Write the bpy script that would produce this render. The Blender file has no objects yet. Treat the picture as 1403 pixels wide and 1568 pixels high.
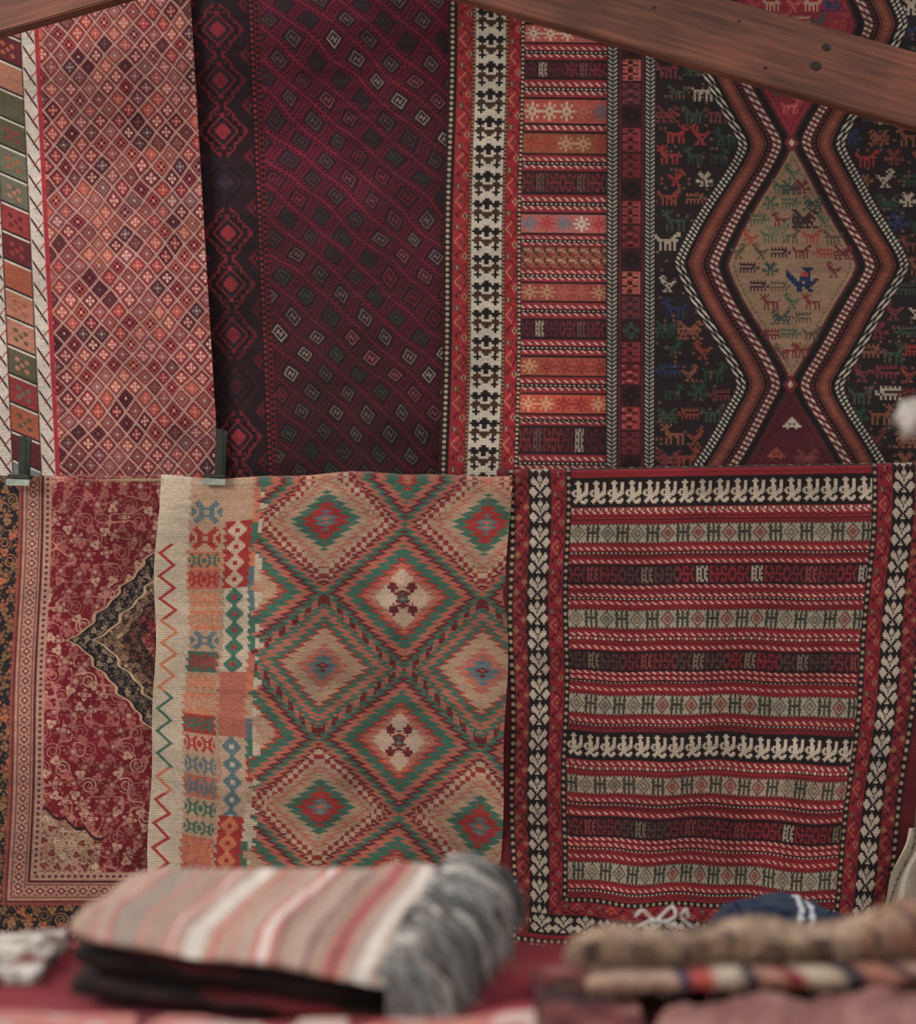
import bpy, numpy as np, math, random
random.seed(4); RNG=np.random.default_rng(7)
S=0.002; CX,CY=701.5,784.0; CAMZ=1.6; D=1403*S/0.48; FP=1403/0.48
STEP=1.0
def P(px,py,Y):
    k=(D+Y)/D
    return np.stack([(px-CX)*S*k, Y+0*px, CAMZ+(CY-py)*S*k],-1)
def Q(px,py,d):
    return np.array([(px-CX)/FP*d, d-D, CAMZ-(py-CY)/FP*d])
def zc(px,py,z):   # corner of a fold lying at height z
    return (px,py,(CAMZ-z)*FP/(py-CY))
def lin(c):
    c=np.array(c,dtype=float)/255.
    return np.where(c<=.04045,c/12.92,((c+.055)/1.055)**2.4)
def hsh(i,j,s=0):
    v=np.sin(np.asarray(i,dtype=np.float64)*12.9898+np.asarray(j,dtype=np.float64)*78.233+s*37.719)*43758.5453
    return v-np.floor(v)
def vn(x,y,s=0):
    ix=np.floor(x); iy=np.floor(y); fx=x-ix; fy=y-iy
    fx=fx*fx*(3-2*fx); fy=fy*fy*(3-2*fy)
    return (hsh(ix,iy,s)*(1-fx)+hsh(ix+1,iy,s)*fx)*(1-fy)+(hsh(ix,iy+1,s)*(1-fx)+hsh(ix+1,iy+1,s)*fx)*fy
# ---------------------------------------------------------------- canvas
class Cv:
    def __init__(s,x0,x1,y0,y1,ss=2,step=STEP):
        s.nx=int((x1-x0)/step)+1; s.ny=int((y1-y0)/step)+1; s.ss=ss
        s.gx=np.linspace(x0,x1,s.nx); s.gy=np.linspace(y0,y1,s.ny)
        dx=(x1-x0)/(s.nx-1); dy=(y1-y0)/(s.ny-1)
        s.sx=x0-dx/2+(np.arange(s.nx*ss)+.5)*dx/ss
        s.sy=y0-dy/2+(np.arange(s.ny*ss)+.5)*dy/ss
        s.X,s.Y=np.meshgrid(s.sx,s.sy); s.X=s.X.astype(np.float32); s.Y=s.Y.astype(np.float32)
        s.I=np.zeros(s.X.shape+(3,),np.float32)
    def R(s,b):
        x0,x1,y0,y1=b
        a=np.searchsorted(s.sx,x0); c=np.searchsorted(s.sx,x1); e=np.searchsorted(s.sy,y0); f=np.searchsorted(s.sy,y1)
        return s.X[e:f,a:c],s.Y[e:f,a:c],s.I[e:f,a:c]
    def rect(s,b,col): s.R(b)[2][...]=lin(col)
    def out(s,sat=.90,gain=1.0):
        I=s.I.reshape(s.ny,s.ss,s.nx,s.ss,3).mean((1,3))
        l=(I*np.array([.3,.55,.15])).sum(-1,keepdims=True)
        return np.clip(l+(I-l)*sat,0,1)*gain+.005  # even lift of the blacks: haze put into the colour
def tile(cv,b,rows,pal,pw,ph,rot=False,ox=0,oy=0,alt=False,seed=0,once=False,flip=False):
    X,Y,I=cv.R(b)
    if X.size==0: return
    if rot: U=(Y-b[2]-oy)/pw; V=(X-b[0]-ox)/ph
    else: U=(X-b[0]-ox)/pw; V=(Y-b[2]-oy)/ph
    iu=np.floor(U); iv=np.floor(V); fu=U-iu; fv=V-iv
    if alt: fv=np.where(iu%2==1,1-fv-1e-4,fv)
    if flip: fu=1-fu-1e-4
    w=max(len(r) for r in rows); h=len(rows)
    A=np.array([[ord(c) for c in r.ljust(w,'.')] for r in rows])
    ch=A[np.clip((fv*h).astype(int),0,h-1),np.clip((fu*w).astype(int),0,w-1)]
    for c,col in pal.items():
        m=ch==ord(c)
        if once: m&=(iu==0)&(iv==0)
        if isinstance(col,list):
            k=(hsh(iu,iv,seed)*len(col)).astype(int)%len(col)
            L=np.array([lin(q) for q in col]); I[m]=L[k[m]]
        else: I[m]=lin(col)
def stamp(cv,x,y,rows,cell,col,flip=False,pal=None):
    w=max(len(r) for r in rows)*cell; h=len(rows)*cell
    tile(cv,(x-w/2,x+w/2,y-h/2,y+h/2),rows,pal or {'#':col},w+.01,h+.01,flip=flip)
K=(34,26,28); W=(200,182,164); RD=(146,36,44); RD2=(164,50,55); CO=(188,86,72); GN=(52,74,60); GD=(150,110,70); NV=(36,40,62); MR=(88,26,35)
TREE=["......W......","..W..WWW..W..",".WWW.WWW.WWW.",".WWWW.W.WWWW.","..WWWW.WWWW..","....WW.WW....",".WW..WWW..WW.","WWWW..W..WWWW","WWWWW...WWWWW",".WWW..W..WWW.","..W..WWW..W..","............."]
TREEC=[".....KK.....",".KK.KKKK.KK.","KKKKKKKKKKKK",".KKK.KK.KKK.","..B..KK..B..",".BBB....BBB.","BBBBBBBBBBBB",".BB.BBBB.BB.","..K..BB..K..",".KKK....KKK.","..K......K..","............"]
VINE=["..GG......WW......K...",".GWWG....W..W....KKK..","..GG.K..W....W..K.....",".....K.W..RR..W.K.....","..K...K.......K...WW..",".K.....KK...KK...WGGW.","..KKK....KKK......WW.."]
COMB=["...WW......","..WWWW..WW.","...WW...WW.","...WW...WW.","...WWW..WW.",".WWWWW..WW.","WW.WWW.WWW.","WW.WWWWWWW.",".WWWWWWWW..","...WWWW....","..WWWW..WW.",".WWW.WWWWW.","..W...WWW.."]
DMD=[".....KK......KK..KK..KK.","....KRRK.....KK..KK..KK.","...KR..RK...KKKK.KK.KKKK","..KR.KK.RK...KK..KK..KK.",".KR.KRRK.RK..KKKKKKKKKK.","KR.KRRRRK.RK.KKKKKKKKKK.",".KR.KRRK.RK..KK..KK..KK.","..KR.KK.RK..KKKK.KK.KKKK","...KR..RK....KK..KK..KK.","....KRRK.....KK..KK..KK.",".....KK......KK..KK..KK."]
HOOK2=["R..RRR..R.W.WW.W.RR.R..RRR..R","RR.R.R.RR.WWW.WW.R..RR.R.R.RR",".R.R...R..W.W.W..RR..R.R...R.",".RRRRRRR..WWW.WW.RRRRRRRRRRR.",".R...R.R..W.W.W..R.R.R...R.R.","RR.R.R.RR.WWW.WW.R..RR.R.R.RR","R..RRR..R.W.WW.W.RR.R..RRR..R"]
FLW=["...1...",".1.1.1.","..111..","1112111","..111..",".1.1.1.","...1..."]
TICK=["WW....",".WW...","..WW.."]
ZIG=["K.......","KK.....K",".KK...KK","..KK.KK.","...KKK..","....K..."]
DOT=["....",".WW.",".WW.","...."]
def thin(cv,x0,x1,y0,y1,seq,red=RD,cr=W,k=K):
    wt={'k':.8,'r':1.2,'c':1,'g':1,'p':1.6,'d':2.0,'t':3,'z':3,'o':2.4,'s':2.2}
    tot=sum(wt[c] for c in seq); y=y0
    for n,c in enumerate(seq):
        h=(y1-y0)*wt[c]/tot; b=(x0,x1,y,y+h)
        if c=='k': cv.rect(b,k)
        elif c=='r': cv.rect(b,red)
        elif c=='c': cv.rect(b,cr)
        elif c=='g': cv.rect(b,GD)
        elif c=='p': cv.rect(b,CO)
        elif c=='d': cv.rect(b,k); tile(cv,b,DOT,{'W':cr},7,h+.01)
        elif c=='o': cv.rect(b,red); tile(cv,b,DOT,{'W':k},8,h+.01)
        elif c=='s': cv.rect(b,k); tile(cv,b,["WW.RR.","WW.RR."],{'W':cr,'R':CO},13,h+.01)
        elif c=='t': cv.rect(b,red); tile(cv,b,TICK,{'W':cr},11,h+.01,ox=n*3)
        elif c=='z': cv.rect(b,red); tile(cv,b,ZIG,{'K':k},13,h+.01,ox=n*2)
        y+=h
def beads(cv,b,p,r,g,c,rot=True):
    cv.rect(b,g); X,Y,I=cv.R(b)
    if rot: q=((Y-b[2])/p%1-.5)*p; w=X-(b[0]+b[1])/2
    else: q=((X-b[0])/p%1-.5)*p; w=Y-(b[2]+b[3])/2
    I[q*q+w*w<r*r]=lin(c)
def abrash(cv,amt=.10,s=0):
    X,Y=cv.X,cv.Y
    f=1+amt*(vn(X/180,Y/9,s+1)-.5)*1.2+amt*(vn(X/60,Y/60,s+2)-.5)*1.6+.26*(vn(X/2.2,Y/2.2,s+3)-.5)+.18*(vn(X/9,Y/1.9,s+4)-.5)
    cv.I*=f[...,None].astype(np.float32)
# ---------------------------------------------------------------- meshes
def mesh_from_grids(name,grids,mat,smooth=True,extra=None):
    Vs=[];Cs=[];Fs=[];o=0
    for V,C,closed in grids:
        ny,nx=V.shape[:2]; idx=np.arange(ny*nx).reshape(ny,nx)+o
        if closed: idx=np.concatenate([idx,idx[:1]],0)
        f=np.stack([idx[:-1,:-1],idx[1:,:-1],idx[1:,1:],idx[:-1,1:]],-1).reshape(-1,4)
        Vs.append(V.reshape(-1,3));Cs.append(C.reshape(-1,3));Fs.append(f);o+=ny*nx
    V=np.concatenate(Vs).astype(np.float32);C=np.concatenate(Cs);F=np.concatenate(Fs).astype(np.int32)
    me=bpy.data.meshes.new(name)
    me.vertices.add(len(V));me.vertices.foreach_set('co',V.ravel())
    me.loops.add(len(F)*4);me.loops.foreach_set('vertex_index',F.ravel())
    me.polygons.add(len(F));me.polygons.foreach_set('loop_start',np.arange(0,len(F)*4,4,dtype=np.int32))
    me.update(calc_edges=True)
    me.polygons.foreach_set('use_smooth',np.ones(len(F),bool) if smooth else np.zeros(len(F),bool))
    a=me.color_attributes.new('Col','FLOAT_COLOR','POINT')
    rgba=np.ones((len(V),4),np.float32);rgba[:,:3]=C;a.data.foreach_set('color',rgba.ravel())
    me.materials.append(mat);me.update()
    ob=bpy.data.objects.new(name,me);bpy.context.collection.objects.link(ob);return ob
def textile_mat(name,scale=420,bump=.35,grain=.25,rough=.95):
    m=bpy.data.materials.new(name);m.use_nodes=True;n=m.node_tree.nodes;l=m.node_tree.links
    b=n['Principled BSDF'];b.inputs['Roughness'].default_value=rough
    b.inputs['Specular IOR Level'].default_value=.12
    b.inputs['Sheen Weight'].default_value=.08
    at=n.new('ShaderNodeAttribute');at.attribute_name='Col'
    tc=n.new('ShaderNodeTexCoord');mp=n.new('ShaderNodeMapping');mp.inputs['Scale'].default_value=(1,1,2.0)
    l.new(tc.outputs['Object'],mp.inputs['Vector'])
    ns=n.new('ShaderNodeTexNoise');ns.inputs['Scale'].default_value=scale;ns.inputs['Detail'].default_value=3
    l.new(mp.outputs['Vector'],ns.inputs['Vector'])
    mr=n.new('ShaderNodeMapRange');mr.inputs['From Min'].default_value=.3;mr.inputs['From Max'].default_value=.7
    mr.inputs['To Min'].default_value=1-grain;mr.inputs['To Max'].default_value=1+grain
    l.new(ns.outputs['Fac'],mr.inputs['Value'])
    mx=n.new('ShaderNodeVectorMath');mx.operation='SCALE'
    l.new(at.outputs['Color'],mx.inputs[0]);l.new(mr.outputs['Result'],mx.inputs['Scale'])
    l.new(mx.outputs['Vector'],b.inputs['Base Color'])
    wv=n.new('ShaderNodeTexWave');wv.bands_direction='Z';wv.inputs['Scale'].default_value=60;wv.inputs['Distortion'].default_value=1.5
    l.new(tc.outputs['Object'],wv.inputs['Vector'])
    ad=n.new('ShaderNodeMath');ad.operation='ADD';l.new(ns.outputs['Fac'],ad.inputs[0]);l.new(wv.outputs['Fac'],ad.inputs[1])
    bp=n.new('ShaderNodeBump');bp.inputs['Strength'].default_value=bump;bp.inputs['Distance'].default_value=.003
    l.new(ad.outputs[0],bp.inputs['Height']);l.new(bp.outputs['Normal'],b.inputs['Normal'])
    return m
MT=textile_mat('woven_wool',360,.7,.34); MF=textile_mat('soft_wool',150,.5,.18)
def plain(name,col,rough=.6,metal=0,nscale=30,var=.25):
    m=bpy.data.materials.new(name);m.use_nodes=True;n=m.node_tree.nodes;l=m.node_tree.links
    b=n['Principled BSDF'];b.inputs['Roughness'].default_value=rough;b.inputs['Metallic'].default_value=metal
    ns=n.new('ShaderNodeTexNoise');ns.inputs['Scale'].default_value=nscale;ns.inputs['Detail'].default_value=5
    cr=n.new('ShaderNodeValToRGB');c=lin(col)
    cr.color_ramp.elements[0].position=.3;cr.color_ramp.elements[1].position=.7
    cr.color_ramp.elements[0].color=(*(c*(1-var)),1);cr.color_ramp.elements[1].color=(*np.minimum(c*(1+var),1),1)
    tc=n.new('ShaderNodeTexCoord');l.new(tc.outputs['Object'],ns.inputs['Vector'])
    l.new(ns.outputs['Fac'],cr.inputs['Fac']);l.new(cr.outputs['Color'],b.inputs['Base Color']);return m
def make_rug(name,cv,warp,depth,rail=None,Y0=0.0,gain=1.0,sat=.96):
    C=cv.out(sat,gain); X,Y=np.meshgrid(cv.gx,cv.gy)
    px,py=warp(X,Y); dp=Y0+depth(px,py)
    V=P(px,py,dp)
    if rail:
        Rr=rail
        w=np.clip((Y-cv.gy[0])/60,0,1); w=w*w*(3-2*w)
        V=P(px,py,Y0+(dp-Y0)*w)
        rows=[];cols=[]
        es=list(np.linspace(math.pi*Rr/10,math.pi*Rr,10))+[math.pi*Rr+.05,math.pi*Rr+.12,math.pi*Rr+.2]
        for e in es:
            a=min(e/Rr,math.pi); r=V[0].copy()
            r[:,1]+=Rr*(1-math.cos(a)); r[:,2]+=Rr*math.sin(a)-max(0,e-math.pi*Rr)
            rows.append(r);cols.append(C[min(int(e/S/STEP),cv.ny-1)])
        V=np.concatenate([np.array(rows[::-1]),V],0);C=np.concatenate([np.array(cols[::-1]),C],0)
    V=np.pad(V,((1,1),(1,1),(0,0)),mode='edge');C=np.pad(C,((1,1),(1,1),(0,0)),mode='edge')
    V[-1,:,1]+=.006;V[:,0,1]+=.006;V[:,-1,1]+=.006
    return mesh_from_grids(name,[(V,C,False)],MT)
RY=.175   # upper rail depth
# ================================================================ RUG A (pink lattice)
def rugA():
    cv=Cv(-60,292,-32,790); cv.rect((-60,300,-40,800),(140,40,48))
    b=(57,292,-32,790); X,Y,I=cv.R(b)
    X=X+1.6*(vn(X/40,Y/40,3)-.5)*4; Y=Y+1.6*(vn(X/40,Y/40,4)-.5)*4
    pw,ph=29.,34.; a=(X-57)/pw+Y/ph; c=(X-57)/pw-Y/ph; ia=np.floor(a);ic=np.floor(c);fa=a-ia-.5;fc=c-ic-.5
    g=[(154,58,58),(168,72,64),(144,48,54),(180,86,72),(122,40,50),(90,30,42),(146,76,80),(162,58,54)]
    L=np.array([lin(q) for q in g]); k=(hsh(ia,np.floor(ic/2),5)*8).astype(int)%8
    light=vn(X/130,Y/130,9)*.7+.3*np.clip(1-Y/700,0,1)  # random tone plus light painted into the colour, brighter toward the top
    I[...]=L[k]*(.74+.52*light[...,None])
    fl=[(116,112,118),(200,138,120),(74,26,38),(192,96,82),(90,92,84),(208,164,146)]
    L2=np.array([lin(q) for q in fl]); k2=(hsh(ia,ic,6)*6).astype(int)%6
    m=((np.abs(fa)-.15)**2+(np.abs(fc)-.15)**2)<.105**2; I[m]=L2[k2[m]]
    m=(np.abs(fa)+np.abs(fc))<.10; I[m]=lin((208,154,136))
    e=.5-np.maximum(np.abs(fa),np.abs(fc)); t=np.where(np.abs(fa)>np.abs(fc),fc,fa)
    m=(e<.17); I[m]=I[m]*.30+lin((76,28,38))*.45
    m=(e<.08)&((t*6%1)<.62); I[m]=lin((202,152,138))
    dk=(hsh(ia,ic,16)<.08)&(e>.1);I[dk]=I[dk]*.3+lin((60,18,32))*.6
    for x0 in (30,-34):
        cv.rect((x0-2,x0+22,-32,790),(70,26,34)); cv.rect((x0,x0+20,-32,790),(200,186,172))
        X,Y,I=cv.R((x0,x0+20,-32,790)); q=((Y-(X-x0)*1.6)/33)%1
        m=(q<.16)&(np.abs(X-x0-10)<9); I[m]=lin((60,30,36))
        m=(((Y+(X-x0)*1.2)/33)%1<.09)&(X-x0>9); I[m]=lin((150,50,52))
    X,Y,I=cv.R((-12,28,-32,790)); q=(Y-(X+12)*.45)/44; iq=np.floor(q);fq=q-iq
    g=[(102,100,82),(162,86,62),(180,150,132),(94,34,42),(112,118,120),(140,52,50),(86,80,60),(170,112,90)]
    L=np.array([lin(c) for c in g]);I[...]=L[(hsh(iq,0,8)*8).astype(int)%8]
    m=fq<.07;I[m]=lin((198,184,168)); m=(fq>.93);I[m]=lin(K)
    dx=np.abs(X-8);dy=np.abs(fq-.52)*44
    m=((dx-7)**2+(dy-7)**2<13)|(dx+dy<4);I[m]=L[((hsh(iq,3,8)*8).astype(int)+3)%8][m]
    X,Y,I=cv.R((50,57,-32,790));I[...]=lin((164,42,54))
    abrash(cv,.2,1)
    warp=lambda u,v:(u+(.046+.016*u/330)*v,v)
    dep=lambda x,y:.005*np.sin(x/40+.6*np.sin(y/150))*(.4+y/1200)+.006*np.sin(y/210+x/160)
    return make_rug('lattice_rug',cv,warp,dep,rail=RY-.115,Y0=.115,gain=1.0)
# ================================================================ RUG B (dark maroon)
def rugB():
    cv=Cv(276,700,-32,790); cv.rect((270,710,-40,800),(36,16,22))
    X,Y,I=cv.R((396,705,-32,790))
    X=X+3*(vn(X/50,Y/50,3)-.5)*4; Y=Y+3*(vn(X/50,Y/50,4)-.5)*4
    dk=np.clip(vn(X/170,Y/190,2)*.8+.62-Y/780,0,1)[...,None]  # random tone plus fold shade painted into the ground, darker toward the bottom
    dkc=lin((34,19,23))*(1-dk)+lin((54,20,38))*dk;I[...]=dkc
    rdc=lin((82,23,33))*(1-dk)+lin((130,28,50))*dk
    t1=math.radians(54);t2=math.radians(40)
    a=(X*math.sin(t1)+Y*math.cos(t1))/47.; c=(X*math.sin(t2)-Y*math.cos(t2))/37.
    ia=np.floor(a);ic=np.floor(c);fa=a-ia-.5;fc=c-ic-.5
    A=np.abs(fa);C=np.abs(fc);M=np.maximum(A,C)
    def put(m,col): I[m]=(col[m] if getattr(col,'ndim',1)>1 else col)
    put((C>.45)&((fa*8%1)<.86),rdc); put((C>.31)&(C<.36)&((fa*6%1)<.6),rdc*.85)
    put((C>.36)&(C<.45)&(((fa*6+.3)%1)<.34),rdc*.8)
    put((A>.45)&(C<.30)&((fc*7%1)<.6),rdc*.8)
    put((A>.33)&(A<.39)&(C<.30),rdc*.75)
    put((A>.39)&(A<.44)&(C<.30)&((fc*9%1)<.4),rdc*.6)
    acc=[(142,126,110),(50,56,48),(126,62,66),(112,32,42),(74,60,58),(104,88,80),(48,52,46),(84,66,60),(96,80,74),(60,44,46)]
    L=np.array([lin(q) for q in acc]);k=(hsh(ic,np.floor(ia/3),11)*10).astype(int)%10
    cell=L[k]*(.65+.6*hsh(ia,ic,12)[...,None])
    m=(M<.215)&(M>.165);I[m]=cell[m]
    m=(np.abs(fa+.07)<.03)&(C<.12)&(fc<.09);I[m]=cell[m]
    m=(np.abs(fa-.07)<.03)&(C<.12)&(fc>-.09);I[m]=cell[m]
    m=(C<.03)&(A<.07);I[m]=cell[m]
    b=(286,378,-32,790);X,Y,I=cv.R(b);cx=331
    I[...]=lin((38,19,25)); q=((Y-45)/78+.5);iq=np.floor(q);dy=np.abs(q-iq-.5)*78;dx=np.abs(X-cx)
    dyq=np.floor(dy/4)*4;dxq=np.floor(dx/4)*4; m1=dxq/34+dyq/39
    c1=np.array([lin((104,24,36)),lin((44,28,40)),lin((118,34,40)),lin((60,22,30))])[(hsh(iq,1,3)*4).astype(int)%4]
    for lo,hi,col in((.98,1.10,c1*1.0),(.74,.82,lin((20,14,18))),(.5,.62,c1*1.1),(.3,.42,lin((30,30,38)))):
        m=(m1>lo)&(m1<hi);I[m]=col[m] if col.ndim>1 else col
    m=m1<.26;I[m]=(c1*1.5)[m]
    m=(m1>.84)&(m1<.96)&((np.floor(dy/4)%2)==0);I[m]=(c1*.8)[m]
    m2=(39-dyq)/39+np.abs(dxq-46)/30
    m=(m2<.55);I[m]=lin((92,22,32)); m=(m2<.36);I[m]=lin((34,18,24));m=(m2<.16);I[m]=lin((110,30,38))
    cv.rect((276,287,-32,790),(60,18,26))
    cv.rect((378,397,-32,790),(30,16,20))
    beads(cv,(380,387,-32,790),9,2.6,(30,16,20),(130,36,42));beads(cv,(388,396,-32,790),9,3.0,(104,26,34),(30,16,20))
    abrash(cv,.35,5)
    warp=lambda u,v:(u+.058*v*np.clip(1-(u-290)/400,-.1,1.1)-.008*v*np.clip((u-290)/400,0,1),v)
    def dep(x,y):
        f=.012*np.exp(-((x-430-(y-60)*.35)/34)**2)*np.exp(-((y-90)/110)**2)
        return -f+.006*np.sin(x/64+y/300)+.006*np.sin(y/105+.8)*np.exp(-((y-360)/260)**2)+.004*np.sin(x/31-y/90)
    return make_rug('maroon_rug',cv,warp,dep,rail=RY-.15,Y0=.15)
# ================================================================ RUG C (banded kilim)
def rugC():
    cv=Cv(680,928,-32,790);cv.rect((670,940,-40,800),MR)
    y0,y1=-32,790
    cv.rect((680,694,y0,y1),K);beads(cv,(682,691,y0,y1),8.5,3,K,(176,148,122));
    cv.rect((694,718,y0,y1),(156,42,48));tile(cv,(697,716,y0,y1),VINE,{'G':GN,'W':(186,112,92),'K':(92,30,30),'R':GN},62,19,rot=True)
    beads(cv,(717,722,y0,y1),6,2,K,GD)
    cv.rect((722,769,y0,y1),(200,186,168));tile(cv,(723,768,y0,y1),TREEC,{'K':K,'B':(70,46,36)},45,42)
    beads(cv,(768,773,y0,y1),6,2,K,GD)
    cv.rect((773,793,y0,y1),(162,38,48));tile(cv,(774,791,y0,y1),VINE,{'G':GN,'W':(196,122,98),'K':(90,30,30),'R':GN},66,17,rot=True,oy=20)
    beads(cv,(791,797,y0,y1),7,2.2,K,(182,158,134))
    x0,x1=797,934
    def mot(ya,yb,g,c1,c2=None,p=26):
        cv.rect((x0,x1,ya,yb),g);h=yb-ya
        tile(cv,(x0,x1,ya+h*.12,yb-h*.12),FLW,{'1':c1,'2':g},p,h*.76+.01,seed=int(ya))
        cv.rect((x0,x1,ya,ya+2),K);cv.rect((x0,x1,yb-2,yb),K)
    def hk(ya,yb):
        cv.rect((x0,x1,ya,yb),(48,28,32));tile(cv,(x0,x1,ya+3,yb-3),HOOK2,{'R':[(92,34,44),(64,48,54),(116,44,46)],'W':[(160,142,126),(110,70,66)]},62,yb-ya-6+.01,seed=int(ya))
    lite=[(202,174,148),(188,108,88),(202,174,148),(114,106,116)]
    seqs=[(-32,8,'hk'),(8,36,'th'),(36,66,('m',(180,88,82),lite)),(66,92,'th'),(92,120,'hk'),(120,150,'th'),(150,190,('m',(184,82,70),lite)),(190,202,'tn'),(202,236,('m',(152,82,56),[(180,138,104),(152,60,52)])),(236,262,'th'),(262,296,'hk'),(296,326,'th'),(326,358,('m',(180,100,92),[(208,190,172),(114,120,132),(182,62,62)])),(358,378,'th'),(378,410,('b',)),(410,432,'th'),(432,462,('m',(152,72,62),[(180,132,104),(176,88,76)])),(462,488,'th'),(488,518,'hk'),(518,545,'th'),(545,576,('m',(164,80,58),[(190,140,104),(142,50,50)])),(576,602,'th'),(602,634,('m',(196,84,66),[(210,152,116),(162,50,50)])),(634,652,'th'),(652,694,'hk'),(694,722,'th'),(722,790,'hk')]
    for ya,yb,k in seqs:
        if k=='hk':hk(ya,yb)
        elif k=='th':thin(cv,x0,x1,ya,yb,'krrtrkdktrrk',red=(146,44,50))
        elif k=='tn':thin(cv,x0,x1,ya,yb,'ktrk',red=(146,44,50))
        elif k[0]=='m':mot(ya,yb,k[1],k[2])
        else:
            cv.rect((x0,x1,ya,yb),(144,86,66));tile(cv,(x0,x1,ya,yb),["K...","KWW.","K..W",".K..",".KRR","..K."],{'K':(88,50,44),'W':(180,140,112),'R':(156,60,54)},17,16)
    abrash(cv,.2,9)
    warp=lambda u,v:(u+7-.012*v*np.clip((930-u)/240,0,1)-.007*v+1.2*np.sin(v/70),v+(u-800)*.012)
    dep=lambda x,y:.003*np.sin(x/38)+.004*np.sin(y/180+2)
    return make_rug('banded_kilim',cv,warp,dep,rail=RY-.125,Y0=.125)
# ================================================================ RUG D (medallion with animals)
A1=["......##..",".....#.##.","......##..","##...###..",".######...","..#.##....","...##.....","...#.#....","..##.##..."]
A2=[".........##","#.......###","##.....##..",".#########.","..#.###.#..","..#.#.#.#..","..#.#.#.#..","..#.#.#.#.."]
A3=["......#.#.#",".......###.","........###","#......##..",".########..",".#.##.##...",".#.#..#.#..",".#.#..#.#..",".#.#..#.#.."]
A4=["#.#.#.#.#..","#########..",".......##.#","########.##","#.#.#.#.#..","#.#.#.#.#.."]
A5=["..#...#..",".###.###.","..#####..","...###...","##.###.##","####.####","...#.#...","..##.##.."]
A6=["##......##.",".##....#.##","..##..###..","##########.","#.#.####.#.","#########..",".#.#..#.#..","##.##.##.##"]
AN=[A1,A2,A3,A4,A5,A6]
def rugD():
    cv=Cv(928,1450,-32,790);y0,y1=-32,790;cv.rect((920,1460,-40,800),(38,29,31))
    for xa,xb in((928,946),(986,1003)):
        X,Y,I=cv.R((xa,xb,y0,y1));xc=(xa+xb)/2;I[...]=lin((40,34,36))
        m=(((Y+np.abs(X-xc)*.7)/6.5)%1<.5)&(np.abs(X-xc)<7);I[m]=lin((164,152,138)); m=np.abs(X-xc)<1;I[m]=lin((50,42,42))
    cv.rect((947,985,y0,y1),(92,34,38));cv.rect((950,982,y0,y1),(56,22,28))
    pc=[(150,58,54),(124,36,42),(168,90,76),(108,38,44),(140,50,58),(84,50,50)]
    ros=[-34,75,180,292,400,508,608,715,800]
    for n in range(len(ros)-1):
        a=ros[n]+16;b=ros[n+1]-16;h=(b-a)/2
        for k in range(2):
            yy=a+k*h;c=pc[(n*2+k*3)%6];cv.rect((952,980,yy+2,yy+h-2),c)
            tile(cv,(952,980,yy+3,yy+h-3),["W.KK.W.","..KK...","KK..KK.","..WW..."],{'W':pc[(n+k+2)%6],'K':(60,24,28)},28,13)
        stamp(cv,966,ros[n+1],["...##...",".#.##.#.","..####..","###..###","###..###","..####..",".#.##.#.","...##..."],3.3,(24,20,22) if n!=4 else GN)
    b=(1004,1450,y0,y1);X,Y,I=cv.R(b);cx=1211
    X=X+1.5*np.sin(Y/23);Y=Y+1.5*np.sin(X/31)
    t=((Y-220)/370);it=np.floor(t);ft=t-it; T=1-np.abs(ft-.5)*2
    T=np.sqrt((T)**2+.004)-.04; T=1-(np.sqrt((1-T)**2+.012))+.07
    dx=np.abs(X-cx); L=dx-112*T+2
    def sw(lo,hi,col,mask=None):
        m=(L>lo)&(L<hi)
        if mask is not None:m&=mask
        I[m]=lin(col)
    loz=it.astype(int)
    cols=[(164,148,130),(130,58,46),(44,64,52),(44,50,80),(146,48,48),(108,46,50),(128,76,58),(60,70,58),(104,52,46)]
    r=random.Random(5)
    T_=lambda y:1-abs(((y-220)/370)%1-.5)*2
    y=-24;n=0
    while y<790:
        x=1022+(n%2)*12
        while x<1450:
            l=abs(x-cx)-110*T_(y)
            if l>74: stamp(cv,x+r.uniform(-3,3),y+r.uniform(-3,3),AN[r.randrange(6)],r.choice([2.9,3.3,3.6]),cols[r.randrange(9)],r.random()<.5)
            x+=r.choice([34,37,41])
        y+=33;n+=1
    sp=(hsh(np.floor(X/7),np.floor(Y/7),31)>.90)&(L>76)&(np.abs((X/7)%1-.5)<.3)&(np.abs((Y/7)%1-.5)<.3);I[sp]=lin((112,70,60))
    sw(-400,76,(38,29,31))
    gcol=np.where((loz==0)[...,None],lin((144,114,90)),np.where((loz<0)[...,None],lin((136,42,54)),lin((84,29,38))))
    m=L<-2;I[m]=gcol[m]
    hat=((Y*1.0-(X-cx)*.5)/9)%1<.5
    hat2=((Y+dx*.9)/8.5)%1<.52
    sw(-8,-3,(80,34,40));sw(-3,7,(26,22,24));sw(7,23,(96,36,42));sw(9,21,(186,170,152),hat);sw(14,16,(92,36,42));sw(23,32,(26,22,24));sw(24.5,28,(114,40,44),((Y/6)%1<.5))
    sw(32,54,(122,64,50));sw(33.5,36,(74,30,34));sw(42,45,(144,82,64),((Y/8)%1<.6));sw(50,52.5,(74,30,34));sw(54,60,(26,22,24));sw(60,75,(42,34,34));sw(61,74,(192,180,164),hat2);sw(66,68.5,(34,28,30))
    m=(L<-14)&(L>-17)&((Y/7)%1<.6);I[m]=(gcol*.55)[m]
    for ny in(-150,220,590):
        m=(np.abs(X-cx)/12+np.abs(Y-ny)/15)<1;I[m]=lin((120,40,46));m=(np.abs(X-cx)/5+np.abs(Y-ny)/6)<1;I[m]=lin((190,168,150))
    tl=[(88,74,56),(112,46,46),(74,90,68),(104,42,48),(152,62,52),(58,72,62),(66,36,46)]
    yc=262;n=0
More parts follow.
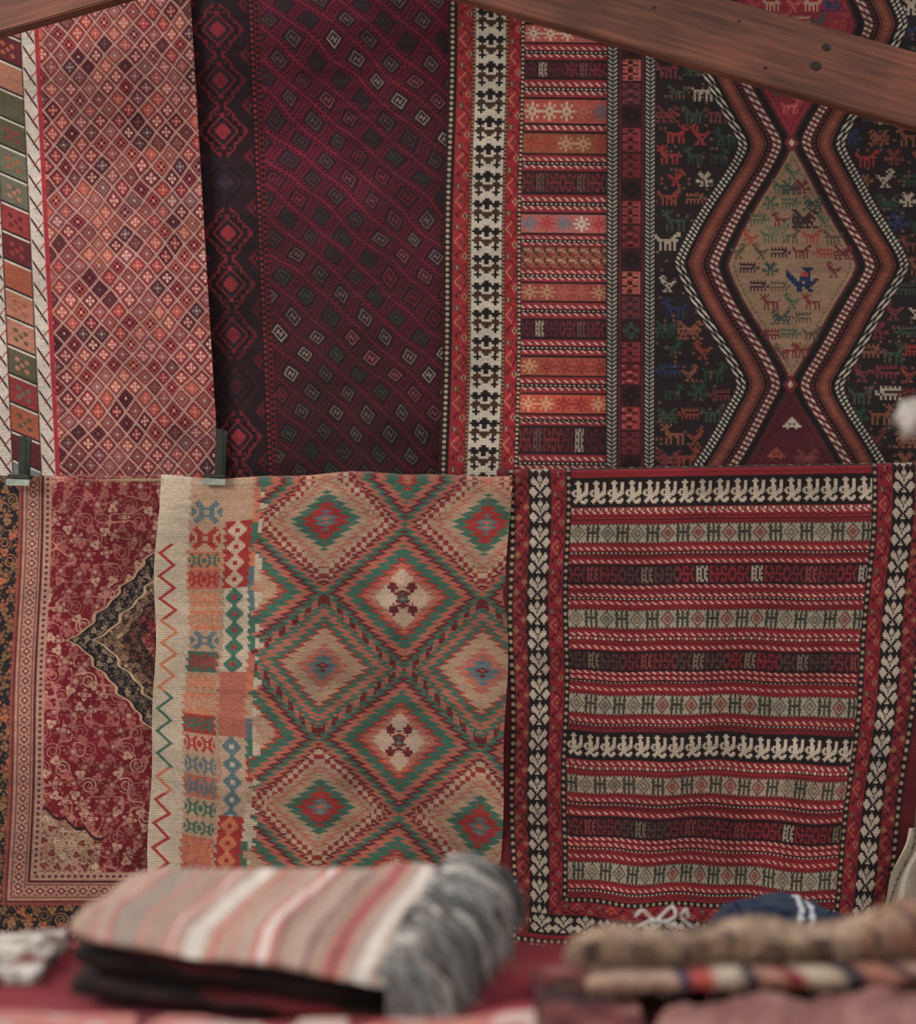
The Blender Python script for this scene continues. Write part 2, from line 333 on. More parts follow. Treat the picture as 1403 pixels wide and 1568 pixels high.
    while yc<555:
        hw=110*T_(yc)-14
        k=int(hw//16)
        for j in range(-k,k+1):
            if j%2==n%2 or k<2:
                q=j*16
                if not(1195<cx+q<1262 and 395<yc<450): stamp(cv,cx+q,yc+r.uniform(-2,2),AN[r.randrange(6)],2.75,tl[r.randrange(7)],r.random()<.5)
        yc+=25;n+=1
    stamp(cv,1228,428,["......####..","#......##...","##....###...","###..####...",".###.####.##","..####.####.","...#######..","....##.##...","....##..##.."],4.2,(32,42,72))
    stamp(cv,1232,420,["###","###"],3.5,(156,52,46)); stamp(cv,1190,352,A2,3.8,(112,114,84)); stamp(cv,1232,335,A6,3.6,(60,34,40))
    for q,yy,c in((0,648,(198,180,164)),(-24,694,(144,70,60)),(24,700,(124,60,56)),(-46,735,cols[0]),(32,740,cols[6]),(0,712,(108,48,50)),(-14,745,(60,68,60)),(58,752,cols[4])):
        stamp(cv,cx+q+2,yy,["....#....","...###...","..#####..",".##.#.##.","#########","..#...#.."] if yy<700 else AN[r.randrange(6)],3.2,c)
    for yy in range(-20,190,26):
        hw=110*T_(yy)-12
        for j in range(-3,4):
            if abs(j*30+((yy//26)%2)*12)<hw: stamp(cv,cx+j*30+((yy//26)%2)*12,yy,AN[r.randrange(6)],2.9,r.choice([(180,84,84),(84,30,40),(60,74,70),(172,134,110),(44,48,74),(156,60,60)]),r.random()<.5)
    abrash(cv,.22,13)
    warp=lambda u,v:(u+2-.003*v,v+(u-1211)*.008)
    dep=lambda x,y:.003*np.sin(x/60+1)+.004*np.sin(y/190+1)
    return make_rug('medallion_kilim',cv,warp,dep,rail=RY-.105,Y0=.105)
# ================================================================ RUG E (floral)
def rugE():
    cv=Cv(-40,262,734,1450);
    X,Y=cv.X,cv.Y;I=cv.I
    def floral(m,ground,l1,l2,sc,seed):
        I[m]=lin(ground)
        c=27.*sc/13
        for lay in range(2):
            xs=X+lay*c*.5;ys=Y+lay*c*.5
            iy=np.floor(ys/c);xo=xs+(iy%2)*c*.5;ix=np.floor(xo/c)
            h1=hsh(ix,iy,seed+lay);h2=hsh(ix,iy,seed+9+lay)
            cx=(ix+.5+.34*(h1-.5))*c;cy=(iy+.5+.34*(h2-.5))*c
            rx=xo-cx;ry=ys-cy;r=np.hypot(rx,ry);th=np.arctan2(ry,rx)*np.where(h1>.5,1,-1)+h2*6.28
            cl=np.array([lin(l1),lin(l1)*.75,lin(l2)])[(hsh(ix,iy,seed+4)*3).astype(int)%3]
            if lay==0:
                sp=((r/(c*.20)-th/6.283)%1<.36)&(r<c*.5)&(r>c*.12)&(h1<.35)
                I[m&sp]=cl[m&sp]
                R=c*(.34+.14*h2)*(.70+.32*np.cos((4+np.floor(h2*3))*th));fl=(r<R)&(h1>=.35);I[m&fl]=cl[m&fl]
                q=m&(r<R*.66)&(h1>=.35);I[q]=lin(ground);q=m&(r<R*.40)&(h1>=.35);I[q]=lin(l2)
            else:
                R=c*.26*(.55+.6*np.abs(np.cos(1.5*th)));q=m&(r<R);I[q]=cl[q];q=m&(r<c*.05);I[q]=lin(ground)
        n2=vn(X/(sc*.26),Y/(sc*.26),seed+3);q=m&(n2>.80);I[q]=lin(l1)*.8
    al=np.ones_like(X,bool)
    floral(al,(126,22,38),(184,106,96),(206,160,136),13,20)
    vinem=(np.abs(vn(X/22,Y/22,88)-.5)<.022);I[vinem]=lin((192,128,112))
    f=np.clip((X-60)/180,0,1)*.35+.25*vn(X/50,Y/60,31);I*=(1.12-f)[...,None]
    my=980; dy=np.abs(Y-my); e=(X-130)-dy*.84-6*np.abs(np.sin(dy/13.))-2*np.sin(dy/3.5)+8*np.exp(-(dy/9)**2)
    m=(e>-12);I[m]=lin((30,26,34))
    m=(e>-6)&(e<22);floral(m,(28,26,34),(112,92,76),(150,124,98),8,41)
    m=(e>-14)&(e<-10);I[m]=lin((186,142,114))
    m2=e>24;floral(m2,(132,100,78),(48,36,38),(176,146,114),9,45)
    m2=(e>24)&(e<28);I[m2]=lin((186,156,122))
    m3=((X-184)-dy*.74-5*np.abs(np.sin(dy/8.)))>0;floral(m3,(44,22,28),(112,80,64),(150,48,50),8,55)
    m3=((X-220)-dy*.74)>0;floral(m3,(118,30,38),(170,110,90),(40,26,34),8,57)
    ex=1222+.55*np.maximum(X-58,0)+8*np.abs(np.sin(X/9.))
    sp=(Y>ex)&(X<168-(Y-1222)*.05);floral(sp,(168,132,108),(128,46,48),(192,166,140),9,61)
    spu=(np.abs(Y-ex)<2.5)&(X<168);I[spu]=lin((60,28,32))
    D2=np.minimum((X+20),(1448-Y-12))
    def ring(lo,hi):return (D2>=lo)&(D2<hi)
    m=ring(-50,10);floral(m,(52,22,30),(116,60,52),(140,96,78),6,70)
    m=ring(10,50);floral(m,(34,30,36),(146,104,68),(172,96,64),11,75)
    m=ring(50,54);I[m]=lin((142,68,60))
    m=ring(54,86);I[m]=lin((170,126,108))
    along=np.where(X+20<1436-Y,Y,X)
    for lo,hi,col in((54,57,(96,38,40)),(61,63,(110,48,46)),(80,82,(110,48,46)),(84,88,(80,30,36))):
        q=ring(lo,hi);I[q]=lin(col)
    c=((along/15)%1-.5)*15;q=ring(63,80)&(np.abs(c)+np.abs(D2-71.5)<6.5);I[q]=lin((120,48,50));q=ring(63,80)&(np.abs(c)+np.abs(D2-71.5)<3);I[q]=lin((190,160,134))
    c=(((along+7)/15)%1-.5)*15;q=ring(63,80)&(c*c+(np.abs(D2-71.5)-6)**2<3);I[q]=lin((90,50,50))
    I[ring(88,100)]=lin((174,132,114)); c=((along/9)%1-.5)*9;q=ring(88,100)&(c*c+(D2-94)**2<6);I[q]=lin((96,38,42))
    abrash(cv,.25,17)
    def warp(u,v):
        t=(v-734)/700; return u-26*t*np.clip(1.2-u/240,.3,1.2)+1.5*np.sin(v/60),v
    dep=lambda x,y:.006*np.sin(x/36+y/400)+.005*np.sin(y/110)
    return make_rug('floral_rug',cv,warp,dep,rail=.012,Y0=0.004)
# ================================================================ RUG F (green/salmon kilim)
SAND=(178,142,116);SAL=(180,102,84);RE=(162,50,46);GR=(66,106,88);BL=(92,112,116);MA=(110,35,43);OR=(196,114,82);CRM=(192,172,150)
def rugF():
    cv=Cv(243,782,735,1440);X,Y=cv.X,cv.Y;I=cv.I
    I[...]=lin(CRM)
    zcl=np.array([lin(c) for c in(RE,RE,RE,OR,OR,OR,GR,GR,GR,OR,RE,RE)])
    z=262+11*(np.abs(((Y-830)/37)%1-.5)*4-1); k=np.clip(((Y-833)/41).astype(int),0,11)
    m=(np.abs(X-z)<3.4)&(Y>833);I[m]=zcl[k][m]
    x0,x1=288,396
    ser=((np.floor(Y/4)%3)-1)*2.0+3*(hsh(np.floor(Y/8),0,3)-.5)
    nb=[(736,758,SAND,SAND,SAL),(758,800,SAND,BL,OR),(800,842,SAND,RE,GR),(842,872,OR,GR,OR),(872,905,SAL,RE,BL),(905,940,SAND,OR,BL),(940,972,OR,SAND,GR),(972,1008,SAND,BL,GR),(1008,1042,GR,RE,SAL),(1042,1075,SAND,OR,OR),(1075,1110,OR,SAND,SAND),(1110,1140,RE,GR,BL),(1140,1172,SAND,RE,GR),(1172,1206,SAND,BL,RE),(1206,1240,SAL,BL,SAND),(1240,1272,SAND,GR,CRM),(1272,1300,SAND,GR,CRM),(1300,1340,SAL,OR,GR),(1340,1370,SAL,RE,GR),(1370,1441,BL,RE,GR)]
    ROS=["..#......#..",".###....###.","..###..###..","#..######..#","##.##..##.##","##.##..##.##","#..######..#","..###..###..",".###....###.","..#......#.."]
    for a,b,g,c,d in nb:
        m=(X>x0+4+ser)&(X<342+ser)&(Y>=a)&(Y<b)
        I[m]=lin(g)
        tile(cv,(x0+6,x0+52,a+2,b-2),ROS,{'#':c},23.01 if b-a<36 else 46.01,b-a-3.99)
        m=(X>=343+ser)&(X<396)&(Y>=a)&(Y<b);I[m]=lin(d)
        m=(np.abs(X-343-ser)<2)&(Y>=a)&(Y<b);I[m]=lin(SAND)
    seg=[(736,795,SAND,None),(795,905,RE,(198,166,144)),(905,1040,CRM,GR),(1040,1140,SAL,None),(1140,1262,(184,152,130),BL),(1262,1441,RE,OR)]
    for a,b,g,c in seg:
        m=(X>=346+ser)&(X<386+ser)&(Y>=a)&(Y<b);I[m]=lin(g)
        if c:
            yy=((Y-a-2)/27.)%1;dy=np.abs(yy-.5)*27;dx=np.abs(X-364)
            q=(np.floor(dx/3.5)*3.5+np.floor(dy/3.5)*3.5<12.5)&m;I[q]=lin(c)
            q=(np.floor(dx/3.5)*3.5+np.floor(dy/3.5)*3.5<3.4)&m;I[q]=lin(RE if c!=BL else CRM)
    m0=(X>390+6*np.floor((vn(Y/9,Y*0,5))*4))
    yq=np.floor(Y/5.)*5.;sp=(np.abs(((Y/10.)%1)-.5)*2-.5)
    col=(X-500)/245.
    ax=np.abs(col-np.round(col))*245.
    r2=(yq-797)/218.;ry=np.round(r2);ay=np.abs(r2-ry)*218.
    kind=(ry.astype(int)%2)
    axq=np.floor(ax/7.)*7.
    m=ax/122.5+ay/109.+.095*sp
    mq=axq/122.5+ay/109.
    F=np.zeros_like(I);F[...]=lin(SAL)
    def ring(mm,lo,hi,c,cond):
        q=(mm>=lo)&(mm<hi)&cond;F[q]=lin(c)
    k0=(kind==0);k1=(kind==1)
    for lo,hi,c in((0,.06,SAL),(.06,.14,BL),(.14,.29,RE),(.29,.42,GR),(.42,.56,SAND),(.56,.62,SAL),(.62,.84,SAND),(.84,.91,MA),(.91,1.0,SAL)):ring(m,lo,hi,c,k0)
    for lo,hi,c in((0,.07,MA),(.07,.19,BL),(.19,.32,SAL),(.32,.54,SAND),(.54,.59,RE),(.59,.69,GR),(.69,.80,SAL),(.80,.89,GR),(.89,1.0,SAL)):ring(m,lo,hi,c,k1)
    chk=((np.floor(ax/8)+np.floor(Y/8))%2==0)
    q=(mq>.66)&(mq<.82)&k0;F[q]=lin((190,156,130));q=q&chk;F[q]=lin((148,50,50))
    saw=(mq>.86)&(mq<1.0)&k1&(((ax/20.)%1)<.5);F[saw]=lin(MA)
    n=2-m
    for lo,hi,c in((0,.06,GR),(.06,.14,MA),(.14,.38,SAND),(.38,.50,SAL),(.50,.56,RE),(.56,.72,GR),(.72,.84,SAL),(.84,.91,MA),(.91,1.0,GR)):ring(n,lo,hi,c,np.ones_like(k0))
    bx=122.5-ax;by=109-ay
    cr=((np.abs(bx-24)+by*.9<17)|(np.abs(by-30)+bx*.9<15));F[cr]=lin((196,164,140))
    cr=((np.abs(np.abs(bx)-14)+np.abs(by-17)*1.0<9));F[cr]=lin(MA)
    q=(X<430)&(m>1)&(n<.5);F[q]=lin(SAND);q=(X<430)&(m>1)&(n<.28);F[q]=lin((190,126,100))
    cvn=(vn(X/90,Y/16,77));F*=(.86+.26*cvn[...,None])
    ch=(vn(X/60,Y/22,91)>.62);F[ch]=F[ch]*np.array([.86,.92,.95])
    I[m0]=F[m0]
    abrash(cv,.2,21)
    def warp(u,v):
        t=(v-735)/500;return u-12*t+2.2*np.sin(v/37)+1.6*np.sin(u/28+v/60),v+(u-500)/245*np.clip((v-795)/218*13,-2,30)+3.5*np.sin(u/60+v/90)+1.5*np.sin(u/23)
    def dep(x,y):
        t=np.clip((y-735)/180,.2,1)
        return t*(.010*np.sin((x-y*.25)/44)+.006*np.sin((x+y*.6)/62)-.008*np.exp(-((x-620+(y-900)*.35)/22)**2))+.005*np.sin(y/64)
    return make_rug('diamond_kilim',cv,warp,dep,rail=.0165,Y0=-.026)
# ================================================================ RUG G (large red & black)
def rugG():
    y0,y1=726,1452;cv=Cv(762,1455,y0,y1);cv.rect((755,1460,720,1460),(104,26,36))
    def vb(x0,x1,m=False):
        def b(a,c):return (x0+a,x0+c) if not m else (x1-c,x1-a)
        a=b(0,4);cv.rect((*a,y0,y1),(86,24,32))
        a=b(4,13);beads(cv,(*a,y0,y1),12,3.2,K,(176,148,120))
        a=b(13,34);cv.rect((*a,y0,y1),(130,34,42));tile(cv,(*a,y0,y1),VINE,{'G':GD,'W':(160,88,74),'K':(40,26,30),'R':K},58,a[1]-a[0]+.01,rot=True)
        a=b(34,68);cv.rect((*a,y0,y1),K);tile(cv,(a[0]+1,a[1]-1,y0,y1),TREE,{'W':(194,176,158)},a[1]-a[0]-2+.01,39)
        a=b(68,90);cv.rect((*a,y0,y1),(142,34,44));tile(cv,(a[0]+2,a[1]-2,y0,y1),VINE,{'G':GN,'W':(180,100,84),'K':(60,24,30),'R':GD},60,a[1]-a[0]-4+.01,rot=True,oy=22)
        a=b(90,99);beads(cv,(*a,y0,y1),11,2.8,K,(170,146,122))
    x0,x1=874,1336
    vb(775,874);vb(1336,1435,True)
    def cream(a,b,g=(164,150,132),ox=0):
        thin(cv,x0,x1,a-5,a,'rkr');thin(cv,x0,x1,b,b+5,'rkr');cv.rect((x0,x1,a,b),g)
        tile(cv,(x0,x1,a+2,b-2),DMD,{'K':(64,62,52),'R':[(156,138,120),(164,76,74),(124,112,98)]},47,b-a-4+.01,ox=ox)
        cv.rect((x0,x1,a,a+2),K);cv.rect((x0,x1,b-2,b),K)
        tile(cv,(x0,x1,a,a+2.5),DOT,{'W':g},6,2.6);tile(cv,(x0,x1,b-2.5,b),DOT,{'W':g},6,2.6)
    def comb(a,b):
        cv.rect((x0,x1,a,b),K);tile(cv,(x0,x1,a+5,b-4),COMB,{'W':(200,180,160)},27.5,b-a-9+.01)
    def hooks(a,b):
        cv.rect((x0,x1,a,b),(46,21,26));tile(cv,(x0,x1,a+4,b-4),HOOK2,{'R':[(130,36,44),(110,40,44),(124,34,42),(80,56,52)],'W':[(160,146,128),(130,58,56),(116,100,84)]},84,b-a-8+.01,seed=int(a))
    cv.rect((x0,x1,726,732),RD)
    comb(732,776);thin(cv,x0,x1,776,797,'krstrzrk');cream(803,832);thin(cv,x0,x1,837,864,'rtrkdrkzrtr');hooks(864,896)
    thin(cv,x0,x1,896,928,'trzrktrdkrtrk');cream(933,962);thin(cv,x0,x1,967,995,'rtkrskrzrtr');hooks(995,1027)
    thin(cv,x0,x1,1027,1057,'trkrtrkdrzrtr');cream(1062,1092);thin(cv,x0,x1,1097,1118,'rtrdrkz')
    comb(1118,1160);thin(cv,x0,x1,1160,1180,'krtrskr');cream(1185,1213,(168,142,126),20);thin(cv,x0,x1,1218,1248,'rtrkdrkzrtrk')
    hooks(1248,1280);thin(cv,x0,x1,1280,1313,'trkrtrkdrzrtr');cream(1318,1347,ox=30);thin(cv,x0,x1,1352,1374,'rtrkdrkzr')
    beads(cv,(868,1344,1374,1382),11,2.8,K,(170,146,122),rot=False)
    cv.rect((864,1346,1382,1402),(142,34,44));tile(cv,(864,1346,1384,1400),VINE,{'G':GN,'W':(180,100,84),'K':(60,24,30),'R':GD},60,16.01)
    cv.rect((812,1400,1402,1434),K);tile(cv,(812,1400,1403,1433),TREE,{'W':(194,176,158)},39,30.01)
    cv.rect((790,1420,1434,1446),(130,34,42));beads(cv,(785,1425,1440,1449),12,3,K,(176,148,120),rot=False)
    abrash(cv,.25,25)
    def warp(u,v):
        t=np.clip((v-730)/655,0,1.2);s=(u-875)/460
        return u-s*54*t**1.4-7*t+2*np.sin(v/45+u/90),v+s*(-8+26*t)+3*np.sin(u/48)*t+2*np.sin(u/21+v/80)*t
    def dep(x,y):
        t=np.clip((y-726)/180,.1,1)
        return t*(.012*np.sin(x/44+.5*np.sin(y/200))+.007*np.sin((x+y*.3)/110+1)-.007*np.exp(-((x-1060-(y-900)*.12)/20)**2)-.007*np.exp(-((x-1240+(y-1000)*.15)/18)**2))+.004*np.sin(y/52+x/200)
    return make_rug('striped_tribal_rug',cv,warp,dep,rail=.018,Y0=-.004)
rugA();rugB();rugC();rugD();rugE();rugF();rugG()
def rugH():
    cv=Cv(1330,1470,745,1460,step=2.2);X,Y=cv.X,cv.Y
    cv.I[...]=lin((92,34,50)); n=vn(X/14,Y/14,90);m=np.abs(n-.5)<.08;cv.I[m]=lin((150,104,112));m=n>.78;cv.I[m]=lin((50,30,48))
    m=(X>1400)&(X<1408);cv.I[m]=lin((170,142,132))
    return make_rug('floral_pink_rug',cv,lambda u,v:(u,v),lambda x,y:.005*np.sin(x/30),Y0=.045)
rugH()
# ---------------------------------------------------------------- ropes, clips
def tube(pts,rad,col,n=8,taper=1.0):
    pts=np.array(pts,float);T=np.gradient(pts,axis=0);T/=np.linalg.norm(T,axis=1)[:,None]+1e-9
    up=np.array([0,0,1.]);
    if abs(T[:,2]).mean()>.8: up=np.array([0,1.,0])
    A=np.cross(T,up);A/=np.linalg.norm(A,axis=1)[:,None]+1e-9;B=np.cross(T,A)
    an=np.linspace(0,2*math.pi,n,endpoint=False)
    rr=rad*np.linspace(1,taper,len(pts)); rr[0]*=.6; rr[-1]*=.4
    V=pts[None]+rr[None,:,None]*(np.cos(an)[:,None,None]*A[None]+np.sin(an)[:,None,None]*B[None])
    C=np.broadcast_to(lin(col) if np.ndim(col)==1 and np.max(col)>1.01 else np.array(col),V.shape).copy()
    return (V,C,True)
def sm(pts,n=24):
    pts=np.array(pts,float);t=np.linspace(0,len(pts)-1,n);out=[]
    for a in t:
        i=min(int(a),len(pts)-2);f=a-i;p0=pts[max(i-1,0)];p1=pts[i];p2=pts[i+1];p3=pts[min(i+2,len(pts)-1)]
        out.append(.5*((2*p1)+(-p0+p2)*f+(2*p0-5*p1+4*p2-p3)*f*f+(-p0+3*p1-3*p2+p3)*f**3))
    return np.array(out)
f64=np.float64
rp=[(-190,735,.012),(240,735,.008),(500,736,-.006),(770,735,-.004),(800,727,.012),(1100,723,.016),(1595,720,.016)]
pts=[P(f64(a),f64(b),f64(c)) for a,b,c in rp]
mesh_from_grids('hanging_rope',[tube(pts,.006,(150,130,100))],MF)
pts=[P(f64(a),f64(-32),f64(RY)) for a in(-190,400,900,1595)]
mesh_from_grids('upper_rail',[tube(pts,.016,(90,60,40))],MF)
metal=plain('clip_metal',(56,58,52),.4,.6,60);pale=plain('clip_jaw',(140,148,136),.45,.3,60)
def box(name,c,s,mat,parent=None,rot=(0,0,0),bev=.15):
    me=bpy.data.meshes.new(name);import bmesh
    bm=bmesh.new();bmesh.ops.create_cube(bm,size=1)
    for v in bm.verts:v.co.x*=s[0];v.co.y*=s[1];v.co.z*=s[2]
    bmesh.ops.bevel(bm,geom=bm.edges[:],offset=min(s)*bev,segments=2,affect='EDGES')
    bm.to_mesh(me);bm.free();ob=bpy.data.objects.new(name,me);bpy.context.collection.objects.link(ob)
    ob.location=c;ob.rotation_euler=rot;me.materials.append(mat)
    if parent:ob.parent=parent
    return ob
def clip(px,py,tilt,hh):
    e=bpy.data.objects.new('spring_clip',None);bpy.context.collection.objects.link(e)
    e.location=P(f64(px),f64(py),f64(-.03));e.rotation_euler=(0,tilt,0)
    box('jaw_front',(-.008,-.012,-.012),(.072,.006,.020),pale,e)
    box('jaw_back',(-.008,.062,-.012),(.072,.006,.020),pale,e)
    box('jaw_spine',(-.008,.024,.006),(.066,.076,.012),metal,e)
    box('lever_front',(.004,-.014,hh/2),(.024,.005,hh),metal,e,(.10,0,0),.4)
    box('lever_back',(.014,.02,hh/2),(.016,.005,hh*.95),metal,e,(-.1,0,0),.4)
clip(333,732,.04,.15);clip(33,733,.03,.13)
def wood():
    m=bpy.data.materials.new('reddish_wood');m.use_nodes=True;n=m.node_tree.nodes;l=m.node_tree.links;b=n['Principled BSDF'];b.inputs['Roughness'].default_value=.6
    tc=n.new('ShaderNodeTexCoord');mp=n.new('ShaderNodeMapping');mp.inputs['Scale'].default_value=(1.0,20,20);l.new(tc.outputs['Object'],mp.inputs['Vector'])
    ns=n.new('ShaderNodeTexNoise');ns.inputs['Scale'].default_value=4;ns.inputs['Detail'].default_value=8;ns.inputs['Distortion'].default_value=.4;l.new(mp.outputs['Vector'],ns.inputs['Vector'])
    cr=n.new('ShaderNodeValToRGB');cr.color_ramp.elements[0].position=.25;cr.color_ramp.elements[1].position=.8
    cr.color_ramp.elements[0].color=(*lin((66,36,28)),1);cr.color_ramp.elements[1].color=(*lin((132,76,54)),1)
    l.new(ns.outputs['Fac'],cr.inputs['Fac'])
    n2=n.new('ShaderNodeTexNoise');n2.inputs['Scale'].default_value=3.2;l.new(tc.outputs['Object'],n2.inputs['Vector'])
    mr=n.new('ShaderNodeMapRange');mr.inputs['From Min'].default_value=.3;mr.inputs['From Max'].default_value=.7;mr.inputs['To Min'].default_value=.5;mr.inputs['To Max'].default_value=1.35;l.new(n2.outputs['Fac'],mr.inputs['Value'])
    v=n.new('ShaderNodeVectorMath');v.operation='SCALE';l.new(cr.outputs['Color'],v.inputs[0]);l.new(mr.outputs['Result'],v.inputs['Scale']);l.new(v.outputs['Vector'],b.inputs['Base Color'])
    bp=n.new('ShaderNodeBump');bp.inputs['Strength'].default_value=.5;bp.inputs['Distance'].default_value=.005;l.new(ns.outputs['Fac'],bp.inputs['Height']);l.new(bp.outputs['Normal'],b.inputs['Normal'])
    return m
WD=wood();KN=plain('wood_knot',(40,22,20),.7,0,80)
def beam(p,q,h,Y,thick=.09,knots=()):
    a=P(f64(p[0]),f64(p[1]),f64(Y));b=P(f64(q[0]),f64(q[1]),f64(Y))
    d=b-a;L=np.linalg.norm(d);ang=math.atan2(d[2],d[0]);hw=h*S
    e=bpy.data.objects.new('wooden_beam',None);bpy.context.collection.objects.link(e);c=(a+b)/2
    e.location=(c[0],Y+thick/2,c[2]);e.rotation_euler=(0,-ang,0)
    box('timber',(0,0,0),(L,thick,hw),WD,e,bev=.06)
    for kx,kz,r in knots:
        bpy.ops.mesh.primitive_uv_sphere_add(segments=20,ring_count=10,radius=1);k=bpy.context.object;k.name='knot';k.data.materials.append(KN)
        k.parent=e;k.location=(kx,-thick/2+.0005,kz);k.scale=(r*1.3,.003,r)
    return e
Yb=-.30
beam((540,-108),(1760,238),104,Yb,thick=.07,knots=[(.20,-.015,.014),(.215,.045,.011),(-.30,.02,.005),(.06,-.06,.005),(.52,.0,.008),(-.05,.05,.004)])
beam((-260,84),(460,-122),70,Yb-.12,thick=.07,knots=[(.02,-.02,.005),(.02,.01,.004)])
# ---------------------------------------------------------------- foreground textiles
def layer(bl,br,fl,fr,thick,colf,ns=220,nt=72,wob=.006,seed=0,ex=.35,hump=None):
    bl,br,fl,fr=[Q(*c) for c in(bl,br,fl,fr)]
    t0,t1=thick if isinstance(thick,tuple) else (thick,thick)
    s=np.linspace(0,1,ns)[None,:];a=np.linspace(0,2*math.pi,nt,endpoint=False)[:,None]
    th=t0*(1-s)+t1*s
    ca,sa=np.cos(a),np.sin(a);yy=np.sign(ca)*np.abs(ca)**ex;zz=np.sign(sa)*np.abs(sa)**.7
    endf=(1-np.abs(2*s-1)**14)**.5
    q=.5+.5*yy*(.9+.1*endf)+0*s
    s2=s+0*a
    f=fl[None,None]*(1-s2[...,None])+fr*s2[...,None];b=bl*(1-s2[...,None])+br*s2[...,None]
    V=f*(1-q[...,None])+b*q[...,None]
    n1=vn(s2*7+seed*3.1,q*4,seed)-.5;n2=vn(s2*22,q*11+seed,seed+3)-.5
    V[...,2]+=-th/2+th/2*zz*endf+(wob*n1*2+wob*.7*n2)*np.clip(zz+.6,0,1)
    if hump is not None: V[...,2]+=hump(s2,q)*np.clip(zz+.6,0,1)
    V[...,1]+=wob*3*(vn(s2*5,q*2,seed+8)-.5)*(1-q)
    C=colf(s2,q,zz+0*s)
    return (V,C,True)
def fray(V,C,n,length,seed,frontonly=True,rad=.0018,gain=1.0):
    r=random.Random(seed);gs=[];nt,ns=V.shape[:2]
    for _ in range(n):
        i=r.randrange(nt)
        if frontonly: i=int(r.gauss(nt/2,nt*.12))%nt
        j=r.randrange(2,ns-2);p=V[i,j];d=np.array([r.gauss(0,.5),-abs(r.gauss(.5,.3)),r.gauss(-.15,.5)])*length
        c=np.clip(C[i,j]*r.uniform(.8,1.25)*gain,0,1)
        gs.append(tube([p,p+d*.5,p+d+np.array([0,0,-.2*length])],rad,c,4,.3))
    return gs
def mixc(c,t,k):return tuple(c[i]*(1-k)+t[i]*k for i in range(3))
def stripes(lst,k=0,t=(170,142,128)):
    ed=np.cumsum([w for w,c in lst]);ed=ed/ed[-1];cols=np.array([lin(mixc(c,t,k)) for w,c in lst])
    return lambda s:cols[np.clip(np.searchsorted(ed,s),0,len(lst)-1)]
T1=(178,148,132);T2=(204,136,124);T3=(190,164,150);WH=(232,222,214);MV=(130,84,88);C3=(200,106,98);GYB=(158,142,132)
st=stripes([(.09,T1),(.012,T2),(.04,T3),(.012,C3),(.10,GYB),(.015,T2),(.08,T1),(.02,T2),(.01,WH),(.015,T2),(.03,T3),(.055,WH),(.03,T3),(.02,C3),(.05,T1),(.015,T2),(.06,T3),(.02,C3),(.03,WH),(.025,T2),(.015,MV),(.04,T1),(.05,T3),(.015,MV),(.05,T1),(.02,C3),(.015,MV),(.02,C3),(.05,T3),(.05,WH),(.03,T3),(.07,(200,194,188))],.10,(184,154,140))
def ctop(s,q,z):
    C=st(np.clip(s+.018*np.sin(q*5)+.012*(vn(s*5,q*5,2)-.5),0,1));C=C*(.92+.16*vn(s*90,q*90,5))[...,None]
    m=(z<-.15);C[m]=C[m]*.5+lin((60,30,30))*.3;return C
def cdark(c1,c2,sd):  # dark reverse fabric, with the shadow on the front painted in
    def f(s,q,z):
        n=vn(s*14,q*10+z*2,sd)[...,None];C=lin(c1)*(1-n)+lin(c2)*n
        m=(vn(s*4+7,z*1.5,sd+2)>.80);C[m]=lin((120,40,44));return C
    return f
BL1=(205,1322,3.17);BR1=(712,1314,3.20);FL1=(100,1412,2.76);FR1=(612,1492,2.60)
def dz(c,h,dd=0,dx=0):
    d=c[2]+dd; return (c[0]+dx,CY+((c[1]-CY)*c[2]/FP+h)/d*FP,d)
g=[layer(BL1,BR1,FL1,FR1,(.036,.028),ctop,seed=1,wob=.007,hump=lambda s,q:.006*np.sin(s*11+1)*(1-q)-.010*np.clip(.25-q,0,1))]
g.append(layer(dz(BL1,.037,-.01),dz(BR1,.032,-.01,-18),dz(FL1,.037,.01,6),dz(FR1,.030,.02,-14),(.038,.026),cdark((26,20,20),(46,34,30),3),seed=2,wob=.005))
g.append(layer(dz(BL1,.076,-.01),dz(BR1,.066,-.01,-18),dz(FL1,.077,.0,0),dz(FR1,.058,.02,-20),(.040,.024),cdark((28,22,22),(66,46,38),6),seed=3,wob=.005))
r=random.Random(9);b0=Q(*BR1);f0=Q(*FR1)
# fringe: knotted tassels of many yarns
for i in range(92):
    q=min(1,max(0,(i+r.uniform(-.6,.6))/91));p=b0*(1-q)+f0*q;p=p+np.array([r.uniform(-.035,-.005),0,r.uniform(-.006,.008)])
    L=r.uniform(.085,.125)*(1+.15*q);out=np.array([.80-.55*q+r.gauss(0,.22),-.18-.75*q+r.gauss(0,.25),0]);out/=np.linalg.norm(out)
    h=r.uniform(0,.014);W4=[np.array([r.gauss(0,.006) for _ in range(3)]) for _ in range(3)]
    k=r.uniform(.74,1.2);bc_=r.choice([(158,157,155),(180,176,170),(136,136,136),(196,190,182),(166,162,158)])
    for s in range(15):
        o=lambda a:np.array([r.gauss(0,a) for _ in range(3)])
        pp=[p+o(.0035),p+out*L*.3+[0,0,h*.6]+W4[0]+o(.0032),p+out*L*.62+[0,0,-.014-h]+W4[1]+o(.0035),p+out*L*.82+[0,0,-.052]+W4[2]+o(.004),p+out*L*.88+[0,0,-.09-r.uniform(0,.02)]+o(.008)]
        pp=[np.array([x,y,max(z,.890)]) for x,y,z in pp]
        kk=k*r.uniform(.88,1.1);v=tuple(min(255,c*kk) for c in bc_)
        g.append(tube(sm(pp,9),r.uniform(.0015,.0026),v,4,.7))
mesh_from_grids('folded_striped_blanket',g,MF)
